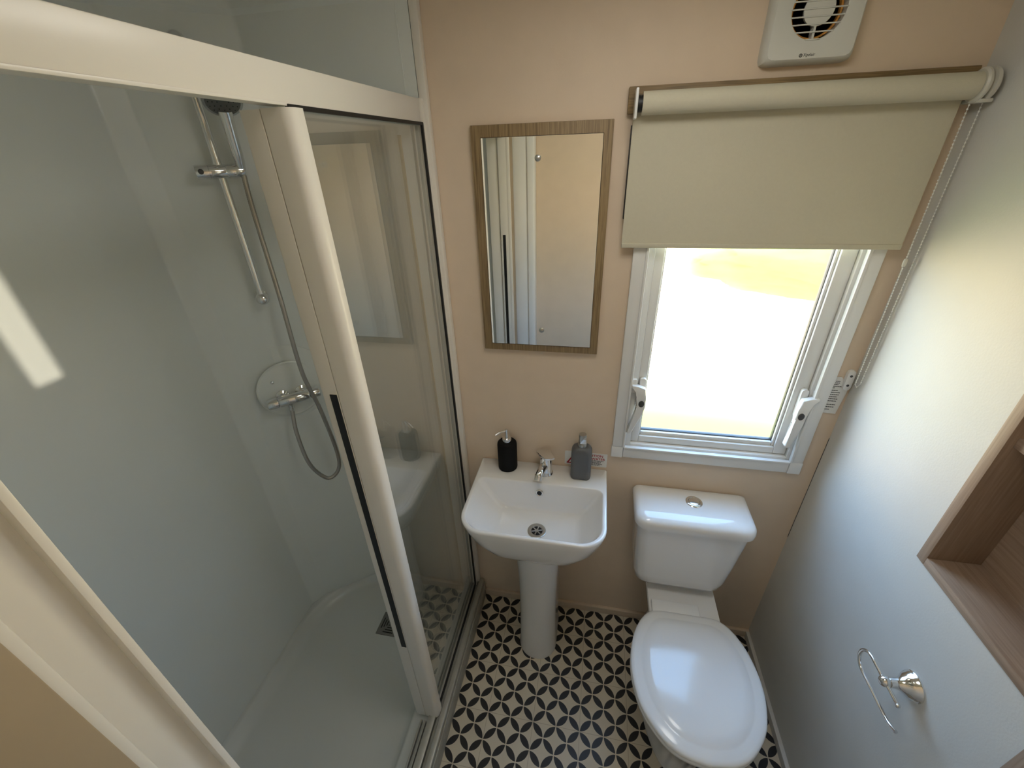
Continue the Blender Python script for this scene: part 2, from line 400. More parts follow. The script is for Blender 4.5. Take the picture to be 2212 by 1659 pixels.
# ------------------------------------------------------------------ window
w = structure('window_1', (0.38, 0.0, 0.893), 'white framed obscured window beneath the roller blind', 'window')
def frame_piece(name, x0, x1, y0, y1, z0, z1, m=pvc_m, bev=0.003, parent=None):
    q = B(); box(q, x0, x1, y0, y1, z0, z1, bev); return obj(name, q, m, parent or w)
frame_piece('casing_side', 0.090, 0.127, -0.014, 0.0, 0.936, 1.842)
frame_piece('casing_side', 0.637, 0.673, -0.014, 0.0, 0.936, 1.842)
frame_piece('casing_sill', 0.127, 0.637, -0.014, 0.0, 0.893, 0.936)
frame_piece('casing_head', 0.127, 0.637, -0.014, 0.0, 1.802, 1.842)
frame_piece('casing_corner', 0.088, 0.1265, -0.015, 0.0, 0.891, 0.9355)
frame_piece('casing_corner', 0.6375, 0.675, -0.015, 0.0, 0.891, 0.9355)
for x0, x1 in ((0.122, 0.130), (0.634, 0.642)):
    frame_piece('casing_bead', x0, x1, -0.019, -0.004, 0.936, 1.81, bev=0.003)
frame_piece('casing_bead', 0.128, 0.636, -0.019, -0.004, 0.931, 0.939, bev=0.003)
q = B()
box(q, 0.114, 0.148, 0.0, 0.06, 0.917, 1.828, 0.002); box(q, 0.628, 0.650, 0.0, 0.06, 0.917, 1.828, 0.002)
box(q, 0.148, 0.628, 0.0, 0.06, 0.917, 0.944, 0.002); box(q, 0.148, 0.628, 0.0, 0.06, 1.80, 1.828, 0.002)
obj('outer_frame', q, pvc_m, w)
s = frame_piece('sash_side', 0.149, 0.174, 0.012, 0.052, 0.946, 1.798, bev=0.003)
frame_piece('sash_side', 0.590, 0.627, 0.012, 0.052, 0.946, 1.798, bev=0.003)
frame_piece('sash_rail', 0.174, 0.590, 0.012, 0.052, 0.946, 0.970, bev=0.003)
frame_piece('sash_rail', 0.174, 0.590, 0.012, 0.052, 1.770, 1.798, bev=0.003)
for a in ((0.1745, 0.1785, 0.970, 1.770), (0.5830, 0.5895, 0.970, 1.770)):
    frame_piece('glazing_bead', a[0], a[1], 0.020, 0.044, a[2], a[3], bev=0.0015)
frame_piece('glazing_bead', 0.1785, 0.5830, 0.020, 0.044, 0.970, 0.984, bev=0.004)
frame_piece('gasket', 0.1785, 0.5830, 0.029, 0.043, 0.984, 0.9875, darkgrey_m, 0.0005)
frame_piece('gasket', 0.5810, 0.5830, 0.029, 0.043, 0.984, 1.770, darkgrey_m, 0.0005)
q = B()
v4 = [q.verts.new(p) for p in ((0.1765, 0.036, 0.98), (0.585, 0.036, 0.98), (0.585, 0.036, 1.775), (0.1765, 0.036, 1.775))]
q.faces.new(v4); obj('pane', q, pane_m, w)
def handle(kx, kz, sgn, lean):
    fx = lambda a, c, d: (kx + a * sgn, d, kz + c)
    q = B(); prism(q, rr(-0.010, 0.009, -0.02, 0.078, 0.0085, 5), -0.002, 0.012, fx, 0.0015)
    h = obj('handle_plate', q, pvc_m, w)
    q = B(); prism(q, [(-0.034, 0.062), (-0.014, 0.060), (0.008, 0.052), (0.012, 0.020), (0.014, -0.012), (0.008, -0.034), (lean + 0.011, -0.110), (lean + 0.002, -0.118), (lean - 0.009, -0.114),
                       (-0.012, -0.036), (-0.016, -0.010), (-0.013, 0.022), (-0.018, 0.044), (-0.034, 0.050)], -0.024, -0.004, fx, 0.004)
    g = obj('handle_lever', q, pvc_m, w)
    q = B(); lathe(q, (kx, -0.024, kz), (0, -1, 0), [(0.0085, -0.001), (0.0085, 0.0015), (0.006, 0.0035), (0.0, 0.004)], 18)
    for v in q.verts: v.co.z = kz + (v.co.z - kz) * 1.35
    obj('lock_button', q, darkgrey_m, g)
    q = B(); x0, x1 = sorted((kx - 0.046 * sgn, kx - 0.020 * sgn)); box(q, x0, x1, -0.012, 0.012, kz + 0.030, kz + 0.078, 0.003); obj('strike_wedge', q, pvc_m, w)
handle(0.163, 1.117, 1, -0.028)
handle(0.615, 1.113, -1, 0.006)

# ------------------------------------------------------------------ roller blind
t = thing('roller_blind', (0.37, -0.03, 1.595), 'cream roller blind half lowered over the window', 'blind')
b = B(); box(b, 0.043, 0.705, -0.020, 0.0, 1.884, 1.936, 0.002); obj('batten', b, batten_m, t)
b = B(); lathe(b, (0.0725, -0.048, 1.901), (1, 0, 0), [(0.0225, 0), (0.0225, 0.617)], 36); obj('rolled_fabric', b, fabric_m, t)
b = B(); lathe(b, (0.062, -0.048, 1.901), (1, 0, 0), [(0.0165, 0), (0.0165, 0.0105)], 24); obj('tube_end', b, black_m, t)
b = B(); box(b, 0.056, 0.062, -0.072, -0.018, 1.872, 1.929, 0.002); obj('end_bracket', b, pvc_m, t)
b = B(); box(b, 0.057, 0.689, -0.0272, -0.0262, 1.600, 1.905); obj('fabric_drop', b, fabric_m, t)
b = B(); box(b, 0.057, 0.689, -0.0300, -0.0240, 1.590, 1.602, 0.002); obj('bottom_bar', b, fabric_m, t)
b = B(); box(b, 0.0545, 0.0565, -0.026, -0.004, 1.66, 1.862, 0.0005); obj('dark_backing_edge', b, black_m, t)
b = B(); lathe(b, (0.690, -0.048, 1.901), (1, 0, 0), [(0.0, 0), (0.026, 0), (0.029, 0.003), (0.029, 0.007), (0.022, 0.008), (0.022, 0.013), (0.0295, 0.014), (0.0295, 0.020), (0.027, 0.023), (0.0, 0.023)], 36)
obj('chain_drive', b, drive_m, t)
b = B(); box(b, 0.694, 0.718, -0.066, -0.018, 1.872, 1.879, 0.002); obj('drive_bracket', b, drive_m, t)
def strand(p0, p1, bm, pitch=0.0066):
    p0, p1 = Vector(p0), Vector(p1); n = int((p1 - p0).length / pitch)
    tube(bm, [p0, p0.lerp(p1, .5), p1], 0.0007, 5)
    for i in range(n + 1):
        p = p0.lerp(p1, i / n); m4 = Matrix.Translation(p)
        bmesh.ops.create_icosphere(bm, subdivisions=1, radius=0.0020, matrix=m4)
b = B()
strand((0.6935, -0.046, 1.876), (0.7045, -0.043, 1.240), b); strand((0.7145, -0.046, 1.878), (0.7165, -0.043, 1.240), b)
strand((0.7045, -0.043, 1.240), (0.7105, -0.043, 1.231), b); strand((0.7105, -0.043, 1.231), (0.7165, -0.043, 1.240), b)
ch = obj('bead_chain', b, bead_m, t); ch['kind'] = 'stuff'
b = B(); lathe(b, (0.6989, -0.0445, 1.564), (0.0173, 0.005, -1), [(0.0, -0.010), (0.003, -0.009), (0.0042, -0.004), (0.0042, 0.004), (0.003, 0.009), (0.0, 0.010)], 12); obj('chain_connector', b, drive_m, t)
# chain tidy and warning tag
t = thing('chain_tidy', (0.708, 0.0, 1.205), 'small white chain tidy screwed to wall beside window', 'cleat')
b = B(); prism(b, rr(0.698, 0.7165, 1.203, 1.264, 0.008, 6), -0.012, 0.0, lambda a, c, d: (a, d, c), 0.0015); obj('plate', b, pvc_m, t)
for z in (1.248, 1.219):
    b = B(); lathe(b, (0.707, -0.012, z), (0, -1, 0), [(0.0036, -0.0005), (0.0036, 0.0004), (0.0, 0.0006)], 12); obj('screw', b, darkgrey_m, t)
t = thing('warning_tag', (0.69, 0.0, 1.12), 'white safety tag printed with small lines under chain tidy', 'tag')
b = B(); prism(b, [(0.662, 1.122), (0.710, 1.119), (0.7165, 1.190), (0.7165, 1.214), (0.690, 1.240), (0.676, 1.240)], -0.0016, -0.0004, lambda a, c, d: (a, d - 0.002, c)); obj('card', b, card_m, t)
b = B()
rows = [(1.226, 0.680, 0.690), (1.221, 0.679, 0.691), (1.216, 0.678, 0.689), (1.210, 0.677, 0.700), (1.205, 0.676, 0.682), (1.197, 0.675, 0.693), (1.190, 0.674, 0.700), (1.183, 0.673, 0.700), (1.176, 0.672, 0.697), (1.169, 0.671, 0.700), (1.162, 0.670, 0.699), (1.150, 0.669, 0.700), (1.142, 0.668, 0.699), (1.134, 0.667, 0.690)]
for z, xa, xb in rows:
    x = xa
    while x < xb:
        L_ = random.uniform(0.002, 0.006); box(b, x, min(xb, x + L_), -0.0040, -0.0035, z - 0.0011, z + 0.0011); x += L_ + 0.0009
pr = obj('print_lines', b, ink_m, t); pr['kind'] = 'stuff'

# ------------------------------------------------------------------ extractor fan
FX, FZ = 0.386, 2.040
t = thing('extractor_fan', (FX, 0, FZ), 'square white extractor fan high on the wall above blind', 'fan')
def sq(hw, y, p):
    out = []
    for k in range(96):
        an = 2 * math.pi * k / 96; c, s_ = abs(math.cos(an)), abs(math.sin(an)); r = hw / (c ** p + s_ ** p) ** (1 / p)
        out.append((FX + r * math.cos(an), y, FZ + r * math.sin(an)))
    return out
def ring_pts(rad, y): return [(FX + rad * math.cos(2 * math.pi * k / 96), y, FZ + rad * math.sin(2 * math.pi * k / 96)) for k in range(96)]
b = B(); loft(b, [sq(0.0845, 0, 16), sq(0.0845, -0.016, 16), sq(0.0835, -0.022, 15), sq(0.0795, -0.032, 14), sq(0.0770, -0.0345, 13), ring_pts(0.050, -0.0348), ring_pts(0.048, -0.0338), ring_pts(0.047, -0.012)], cap0=False, cap1=False)
obj('housing', b, fan_m, t, 30)
b = B(); lathe(b, (FX, -0.006, FZ), (0, -1, 0), [(0.047, 0), (0.047, 0.003)], 32); obj('cavity', b, brown_m, t)
b = B(); lathe(b, (FX, -0.009, FZ), (0, -1, 0), [(0.0455, 0), (0.0455, 0.010), (0.042, 0.010), (0.042, 0.0)], 40); obj('motor_ring', b, copper_m, t)
b = B(); lathe(b, (FX, -0.010, FZ), (0, -1, 0), [(0.021, 0), (0.026, 0.016), (0.027, 0.0235), (0.0, 0.0245)], 40); obj('centre_disc', b, fan_m, t)
for k in range(-4, 5):
    z = FZ + k * 0.0118; dz = abs(z - FZ)
    hw = math.sqrt(max(0.0, 0.049 ** 2 - dz ** 2))
    if hw > 0.004:
        b = B(); box(b, FX - hw, FX + hw, -0.0362, -0.0330, z - 0.0011, z + 0.0011, 0.0005, 1); obj('slat', b, fan_m, t)
b = B(); box(b, FX - 0.002, FX + 0.002, -0.033, -0.015, FZ - 0.0475, FZ - 0.024); obj('strut', b, fan_m, t)
lx, lz = 0.3755, 1.9665
b = B(); lathe(b, (lx - 0.0035, -0.0343, lz + 0.0018), (0, -1, 0), [(0.0019, 0), (0.0019, 0.0004), (0.0032, 0.0004), (0.0032, 0.0)], 20)
for a in range(4):
    an = a * math.pi / 2 + 0.5
    tube(b, [(lx - 0.0035, -0.0345, lz + 0.0018), (lx - 0.0035 + 0.0016 * math.cos(an), -0.0345, lz + 0.0018 + 0.0016 * math.sin(an)), (lx - 0.0035 + 0.003 * math.cos(an), -0.0345, lz + 0.0018 + 0.003 * math.sin(an))], 0.0005, 5)
obj('logo_emblem', b, ink_m, t)
b = text_bm('Xpelair', 0.0072, lambda u, v: Vector((lx + 0.0012 + u, -0.0346, lz + v)), bold=0.0001); obj('logo_lettering', b, ink_m, t)

# ------------------------------------------------------------------ mirror
t = thing('wall_mirror', (-0.16, 0, 1.2745), 'rectangular mirror on a grey oak board above basin', 'mirror')
b = B(); box(b, -0.333, 0.0155, -0.015, 0.0, 1.2745, 1.877, 0.0015); obj('frame_board', b, oak_m, t)
b = B(); box(b, -0.3065, -0.0065, -0.0185, -0.0150, 1.2975, 1.8495, 0.0006, 1); obj('mirror_glass', b, mirror_m, t)
b = B(); box(b, -0.3075, -0.0055, -0.0168, -0.0149, 1.2960, 1.8503); obj('mirror_backing', b, brown_m, t)
for x, z in ((-0.163, 1.802), (-0.152, 1.347)):
    b = B(); lathe(b, (x, -0.0185, z), (0, -1, 0), [(0.0078, 0), (0.0078, 0.002), (0.005, 0.0042), (0.0, 0.005)], 22); obj("screw_cap", b, steel_m, t)

# ------------------------------------------------------------------ shower liner, tray
def fillet_path(pts, rads, n=7):
    out = []
    for i, p in enumerate(pts):
        p = Vector(p)
        if i in (0, len(pts) - 1) or rads[i] == 0: out.append(p); continue
        a = (Vector(pts[i - 1]) - p).normalized(); c = (Vector(pts[i + 1]) - p).normalized()
        ang = a.angle(c); d = rads[i] / math.tan(ang / 2)
        s_, e_ = p + a * d, p + c * d
        for k in range(n):
            tt = k / (n - 1); out.append((s_ * (1 - tt) ** 2 + p * 2 * tt * (1 - tt) + e_ * tt ** 2))
    return out
PATH = fillet_path([(-0.545, -1.055), (XL, -1.055), (XL, -0.238), (-1.115, -0.187), (-0.905, -0.020), (-0.456, -0.020)], [0, 0.06, 0.02, 0.02, 0.02, 0])
OUT = fillet_path([(-0.545, -1.065), (XL - 0.012, -1.065), (XL - 0.012, -0.234), (-1.124, -0.179), (-0.909, -0.008), (-0.456, -0.008)], [0, 0.06, 0.02, 0.02, 0.02, 0])
b = B()
rings = []
for (p, o_) in zip(PATH, OUT):
    d = (Vector((o_.x, o_.y)) - Vector((p.x, p.y))).normalized()
    rings.append([(p.x, p.y, 0.0805), (p.x, p.y, 2.125), (p.x - d.x * 0.008, p.y - d.y * 0.008, 2.136), (p.x - d.x * 0.008, p.y - d.y * 0.008, 2.152), (o_.x, o_.y, 2.152), (o_.x, o_.y, 0.0805)])
loft(b, rings)
tag(obj('shower_surround', b, liner_m, None, 25), 'moulded pale grey shower wall panel with angled corner', 'shower panel')
b = B(); box(b, -0.489, -0.4865, -0.0212, -0.0200, 0.10, 2.12)
o = obj('panel_joint', b, liner_m); o.parent = bpy.data.objects['shower_surround']

t = thing('shower_tray', (-0.79, -0.53, 0), 'low white shower tray with square drain', 'shower tray')
def tray_ring(x0, x1, y0, y1, z, r): return [(a, c, z) for a, c in rr(x0, x1, y0, y1, r, 12)]
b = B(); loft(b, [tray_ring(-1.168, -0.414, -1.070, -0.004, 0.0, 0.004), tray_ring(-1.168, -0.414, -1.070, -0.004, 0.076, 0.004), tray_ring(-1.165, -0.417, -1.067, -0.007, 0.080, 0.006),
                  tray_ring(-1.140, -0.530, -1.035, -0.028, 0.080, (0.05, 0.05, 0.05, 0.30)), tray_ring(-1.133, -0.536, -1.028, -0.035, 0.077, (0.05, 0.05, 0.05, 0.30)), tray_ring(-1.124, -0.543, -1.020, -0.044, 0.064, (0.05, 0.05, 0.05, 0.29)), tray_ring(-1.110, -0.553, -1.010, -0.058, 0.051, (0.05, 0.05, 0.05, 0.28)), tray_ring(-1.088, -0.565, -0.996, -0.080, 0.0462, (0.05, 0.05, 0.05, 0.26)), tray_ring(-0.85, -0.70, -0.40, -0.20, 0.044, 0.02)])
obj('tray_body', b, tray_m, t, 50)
b = B(); box(b, -0.4155, -0.4115, -1.070, -0.006, 0.0, 0.088, 0.001); obj('riser_face', b, sill_m, t)
b = B(); box(b, -0.823, -0.724, -0.296, -0.200, 0.043, 0.0475, 0.001); dr = obj('drain_cover', b, drain_m, t)
cx, cy = -0.7735, -0.248
for k in (0.036, 0.026, 0.016):
    for (dx, dy, lx_, ly_) in ((0, k, k * 0.62, 0.0022), (0, -k, k * 0.62, 0.0022), (k, 0, 0.0022, k * 0.62), (-k, 0, 0.0022, k * 0.62)):
        b = B(); box(b, cx + dx - lx_, cx + dx + lx_, cy + dy - ly_, cy + dy + ly_, 0.0466, 0.0478); obj('slot', b, black_m, dr)
for dx in (-0.006, 0.006):
    for dy in (-0.006, 0.006):
        b = B(); lathe(b, (cx + dx, cy + dy, 0.0466), (0, 0, 1), [(0.0028, 0), (0.0028, 0.0012)], 8); obj('slot', b, black_m, dr)

# ------------------------------------------------------------------ shower screen and door
t = thing('shower_screen', (-0.46, -0.5, 0.085), 'white framed shower screen with fixed glass beside basin', 'shower screen')
b = B(); box(b, -0.492, -0.450, -1.02, -0.036, 1.888, 1.937, 0.002); box(b, -0.454, -0.448, -1.02, -0.036, 1.8855, 1.8895, 0.0008); obj('header_rail', b, white_m, t)
b = B(); box(b, -0.476, -0.4445, -0.033, -0.0005, 0.085, 1.938, 0.002); box(b, -0.446, -0.440, -0.016, -0.0005, 0.085, 1.935, 0.002); obj('wall_channel', b, white_m, t)
b = B(); box(b, -0.4515, -0.4455, -0.0410, -0.0335, 0.105, 1.887); box(b, -0.4520, -0.4460, -0.545, -0.0335, 1.8815, 1.8880); box(b, -0.4520, -0.4462, -0.545, -0.0335, 0.103, 0.1065); obj('black_gasket', b, black_m, t)
b = B(); box(b, -0.474, -0.450, -1.02, -0.030, 0.080, 0.104, 0.001); obj('bottom_track', b, track_m, t)
b = B(); box(b, -0.447, -0.4365, -1.02, -0.006, 0.080, 0.092, 0.001); obj('track_groove', b, sill_m, t)
b = B(); box(b, -0.4365, -0.4155, -1.02, -0.004, 0.080, 0.107, 0.004, 3); obj('track_edge', b, track_m, t)
b = B(); box(b, -0.500, -0.494, -1.02, -0.570, 0.080, 0.100, 0.001); box(b, -0.488, -0.480, -1.02, -0.570, 0.080, 0.097, 0.001); obj('door_guide', b, track_m, t)
b = B(); box(b, -0.4620, -0.4560, -0.530, -0.036, 0.104, 1.888); obj('fixed_glass', b, glass_m, t)
b = B(); prism(b, rr(-0.486, -0.437, -0.556, -0.522, (0.002, 0.018, 0.006, 0.002), 8), 0.096, 1.8835, lambda a, c, d: (a, c, d)); obj('end_stile', b, white_m, t)
b = B(); box(b, -0.457, -0.452, -0.5222, -0.515, 0.104, 1.885); obj('stile_seal', b, seal_m, t)
cp = B(); box(cp, -0.453, -0.4375, -1.0265, -1.0190, 0.107, 1.937, 0.0008, 2); box(cp, -0.495, -0.450, -1.070, -1.020, 0.085, 1.937, 0.005, 3); box(cp, -0.462, -0.4485, -1.078, -1.066, 0.085, 1.937, 0.002); cpo = obj('closing_post', cp, white_m, t)
b = B(); box(b, -0.549, -0.4955, -1.070, -1.030, 0.085, 1.937, 0.003); obj('post_channel', b, white_m, t)
b = B(); box(b, -0.4825, -0.4685, -1.021, -1.018, 0.56, 1.447); obj('magnet_strip', b, black_m, cpo)

t = thing('shower_door', (-0.50, -0.3, 0.1), 'sliding glass shower door pushed open behind fixed glass', 'shower door')
b = B(); prism(b, rr(-0.522, -0.4868, -0.556, -0.524, (0.005, 0.001, 0.001, 0.005), 5), 0.098, 1.8825, lambda a, c, d: (a, c, d)); ds = obj('door_stile', b, white_m, t)
b = B(); box(b, -0.5035, -0.4885, -0.5575, -0.5545, 0.524, 1.410); obj('handle_strip', b, black_m, ds)
b = B(); box(b, -0.5060, -0.5000, -0.526, -0.062, 0.104, 1.880); obj('door_glass', b, glass_m, t)
b = B(); box(b, -0.5065, -0.4995, -0.062, -0.0555, 0.110, 1.862); obj('edge_seal', b, seal_m, t)
b = B(); box(b, -0.515, -0.492, -0.095, -0.055, 0.102, 0.112, 0.001); obj('guide_block', b, white_m, t)

# ------------------------------------------------------------------ shower fittings on the angled corner
D45 = Vector((1, 1, 0)).normalized(); NRM = Vector((1, -1, 0)).normalized()    # along the corner face / away from it
RX, RY = -0.982, -0.132
t = thing('shower_riser_rail', (RX, RY, 1.44), 'chrome riser rail on the angled shower corner', 'shower rail')
b = B(); lathe(b, (RX, RY, 1.465), (0, 0, 1), [(0.0098, 0), (0.0098, 0.595)], 20); obj('rail', b, chrome_m, t)
for z in (1.455, 2.066):
    b = B(); bmesh.ops.create_uvsphere(b, u_segments=22, v_segments=14, radius=0.0185, matrix=Matrix.Translation((RX, RY, z))); e = obj('end_ball', b, chrome_m, t)
    b = B(); lathe(b, Vector((RX, RY, z)) - NRM * 0.038, NRM, [(0.019, 0), (0.019, 0.006), (0.0135, 0.012), (0.0135, 0.03)], 20); obj('wall_bracket', b, chrome_m, e)
b = B(); c0 = Vector((RX, RY, 1.796)) - D45 * 0.054
lathe(b, c0, D45, [(0.0, 0), (0.0165, 0.0), (0.0175, 0.002), (0.0175, 0.029), (0.0165, 0.030), (0.0175, 0.031), (0.0175, 0.068), (0.0168, 0.069), (0.0175, 0.070), (0.0175, 0.108), (0.0165, 0.110), (0.0, 0.110)], 26)
cl = obj('slider_clamp', b, chrome_m, t)
b = B(); lathe(b, c0 + NRM * 0.0168 + D45 * 0.012 + Vector((0, 0, 0.002)), NRM, [(0.0065, 0), (0.006, 0.0012), (0, 0.0014)], 14); obj('clamp_detail', b, darkgrey_m, cl)
t = thing('hand_shower', (-0.93, -0.11, 1.80), 'chrome hand shower resting in the rail clamp', 'hand shower')
h0 = Vector((-0.9415, -0.1015, 1.798)); h1 = Vector((-0.917, -0.126, 1.926))
b = B(); tube(b, [h0.lerp(h1, k) for k in (0, .05, .1, .3, .6, .85, 1.0)], [0.0095, 0.0095, 0.0115, 0.013, 0.0135, 0.0145, 0.016], 18); obj('handle', b, chrome_m, t)
hd = h1 + Vector((0.012, -0.012, 0.020)); ax = (NRM * 0.55 + Vector((0, 0, -0.6))).normalized()
b = B(); lathe(b, hd - ax * 0.018, ax, [(0.0, 0), (0.02, 0.001), (0.038, 0.008), (0.043, 0.016), (0.043, 0.021), (0.0, 0.0215)], 30); obj('spray_head', b, chrome_m, t)
b = B(); lathe(b, hd + ax * 0.0034, ax, [(0.037, 0), (0.037, 0.0012), (0.0, 0.0014)], 28); fp = obj('spray_face', b, drain_m, t)
u_, w_, _ = basis(ax); b = B()
for rad, n in ((0.012, 6), (0.022, 12), (0.031, 16)):
    for k in range(n):
        an = 2 * math.pi * k / n; lathe(b, hd + ax * 0.0046 + (u_ * math.cos(an) + w_ * math.sin(an)) * rad, ax, [(0.0014, 0), (0.001, 0.0012)], 6)
nz = obj('nozzles', b, black_m, fp); nz['kind'] = 'stuff'
# mixer valve
SUR = bpy.data.objects['shower_surround']
b = B(); lathe(b, Vector((-1.016, -0.106, 1.150)), (NRM + Vector((-0.10, -0.13, 0))).normalized(), [(0.137, -0.004), (0.137, 0.0012), (0.134, 0.0026), (0.0, 0.0028)], 64); o = obj('moulded_boss', b, liner_m); o.parent = SUR
VC = Vector((-0.985, -0.135, 1.107)); WC = VC - NRM * 0.0315
t = thing('shower_mixer_valve', tuple(WC), 'chrome bar mixer valve on a round white plate in shower', 'shower valve')
b = B(); lathe(b, WC - NRM * 0.002 + Vector((0, 0, 0.022)), NRM, [(0.0, 0), (0.102, 0), (0.102, 0.003), (0.098, 0.0055), (0.093, 0.0045), (0.090, 0.0060), (0.0, 0.0062)], 56); obj('wall_plate', b, liner_m, t)
for sx, sz in ((-1, 0.064), (1, 0.064), (-1, -0.02), (1, -0.02)):
    b = B(); lathe(b, WC + D45 * 0.047 * sx + Vector((0, 0, sz)) + NRM * 0.0035, NRM, [(0.0062, 0), (0.0055, 0.003), (0.003, 0.005), (0, 0.0055)], 14); obj('screw', b, chrome_m, t)
b = B(); lathe(b, VC - D45 * 0.048, D45, [(0.0165, 0), (0.0185, 0.003), (0.0185, 0.093), (0.0165, 0.096)], 28); obj('valve_body', b, chrome_m, t)
for sg in (-1, 1):
    b = B(); lathe(b, VC + D45 * 0.049 * sg, D45 * sg, [(0.0155, 0), (0.0180, 0.002), (0.0180, 0.030), (0.0165, 0.033), (0, 0.0335)], 26); k_ = obj('control_knob', b, chrome_m, t)
    b = B(); lathe(b, WC + D45 * 0.030 * sg + NRM * 0.003 + Vector((0, 0, 0.006)), NRM, [(0.0225, 0), (0.0215, 0.004), (0.014, 0.009), (0.014, 0.028)], 22); obj('wall_flange', b, chrome_m, t)
b = B(); lathe(b, VC - D45 * 0.017 + Vector((0, 0, -0.012)), (0, 0, -1), [(0.010, 0), (0.010, 0.012), (0.0085, 0.014), (0.0085, 0.030)], 18); obj('hose_outlet', b, chrome_m, t)
# hose
HO = VC - D45 * 0.017 + Vector((0, 0, -0.036))
pts = catmull([(-0.941, -0.102, 1.786), (-0.9395, -0.109, 1.70), (-0.922, -0.130, 1.466), (-0.916, -0.143, 1.221), (-0.906, -0.126, 1.071), (-0.897, -0.117, 0.90), (-0.900, -0.120, 0.815), (-0.918, -0.138, 0.776), (-0.942, -0.160, 0.780), (-0.972, -0.180, 0.86), (-0.992, -0.168, 0.98), tuple(HO + Vector((0, 0, 0.005)))], 0.0026)
b = B(); tube(b, pts, 0.0072, 10, ribs=True)
tag(obj('shower_hose', b, hose_m, None, 60), 'ribbed metal shower hose looping below the mixer valve', 'hose')

# ------------------------------------------------------------------ basin
t = thing('pedestal_basin', (-0.146, -0.17, 0), 'white ceramic wash basin on a tall pedestal', 'basin')
def bring(x0, x1, y0, y1, z, rf, rb): return [(a, c, z) for a, c in rr(x0, x1, y0, y1, (rf, rf, rb, rb), 10)]
RZ = 0.820
b = B()
loft(b, [bring(-0.235, -0.045, -0.27, -0.03, 0.640, 0.07, 0.02), bring(-0.285, -0.005, -0.300, -0.012, 0.655, 0.09, 0.012), bring(-0.330, 0.038, -0.322, -0.004, 0.690, 0.10, 0.008), bring(-0.356, 0.064, -0.336, -0.003, 0.735, 0.095, 0.006), bring(-0.370, 0.077, -0.345, -0.002, 0.785, 0.085, 0.005), bring(-0.374, 0.081, -0.349, -0.002, 0.812, 0.080, 0.005), bring(-0.373, 0.080, -0.348, -0.003, 0.818, 0.079, 0.005), bring(-0.370, 0.077, -0.345, -0.004, RZ, 0.077, 0.005),
         bring(-0.3635, 0.0695, -0.3395, -0.104, RZ, 0.070, 0.026), bring(-0.3615, 0.0675, -0.3375, -0.1060, 0.8192, 0.069, 0.025), bring(-0.3590, 0.0650, -0.3350, -0.1082, 0.8150, 0.068, 0.024), bring(-0.351, 0.058, -0.331, -0.1105, 0.800, 0.066, 0.022), bring(-0.331, 0.042, -0.325, -0.1150, 0.770, 0.064, 0.020), bring(-0.305, 0.022, -0.317, -0.1200, 0.738, 0.062, 0.020), bring(-0.288, 0.008, -0.309, -0.1235, 0.7185, 0.058, 0.022), bring(-0.276, -0.003, -0.301, -0.1290, 0.7105, 0.052, 0.024), bring(-0.262, -0.016, -0.292, -0.1370, 0.7065, 0.046, 0.026), bring(-0.205, -0.077, -0.255, -0.160, 0.7010, 0.036, 0.032), bring(-0.170, -0.112, -0.236, -0.180, 0.6985, 0.027, 0.027)])
obj('bowl', b, cer_m, t, 60)
WP = (-0.141, -0.208, 0.6985)
b = B(); lathe(b, WP, (0, 0, 1), [(0.031, 0.0), (0.031, 0.003), (0.028, 0.0045), (0.020, 0.003), (0.018, 0.0005)], 32); wst = obj('waste_ring', b, steel_m, t)
b = B(); lathe(b, (WP[0], WP[1], WP[2] + 0.0005), (0, 0, 1), [(0.0195, 0), (0.0195, 0.001)], 26); obj('waste_hole', b, black_m, wst)
b = B()
for a in range(3):
    an = a * math.pi / 3 + 0.3; d = Vector((math.cos(an), math.sin(an), 0)) * 0.018
    tube(b, [Vector(WP) - d + Vector((0, 0, .0025)), Vector(WP) + Vector((0, 0, .0028)), Vector(WP) + d + Vector((0, 0, .0025))], 0.0022, 6)
lathe(b, (WP[0], WP[1], WP[2] + 0.002), (0, 0, 1), [(0.006, 0), (0.006, 0.002)], 16); obj('waste_cross', b, steel_m, wst)
OV = Vector((-0.1445, -0.1160, 0.7845)); oa = Vector((0, -0.985, 0.17))
b = B(); lathe(b, OV - oa * 0.002, oa, [(0.0130, 0), (0.0130, 0.004), (0.0108, 0.006), (0.0085, 0.005), (0.0080, 0.003)], 26); ovo = obj('overflow_ring', b, chrome_m, t)
b = B(); lathe(b, OV + oa * 0.0010, oa, [(0.0086, 0), (0.0086, 0.0018)], 20); obj('overflow_hole', b, black_m, ovo)
def pedr(w_, y0, y1, z): return [(a, c, z) for a, c in rr(-0.141 - w_, -0.141 + w_, y0, y1, (w_ * 0.96, w_ * 0.96, 0.02, 0.02), 10)]
b = B(); loft(b, [pedr(0.076, -0.252, -0.045, 0.0), pedr(0.0765, -0.253, -0.045, 0.012), pedr(0.0735, -0.250, -0.045, 0.03), pedr(0.070, -0.246, -0.05, 0.25), pedr(0.072, -0.252, -0.05, 0.45), pedr(0.078, -0.265, -0.05, 0.60), pedr(0.084, -0.275, -0.05, 0.66)])
obj('pedestal', b, cer_m, t, 50)

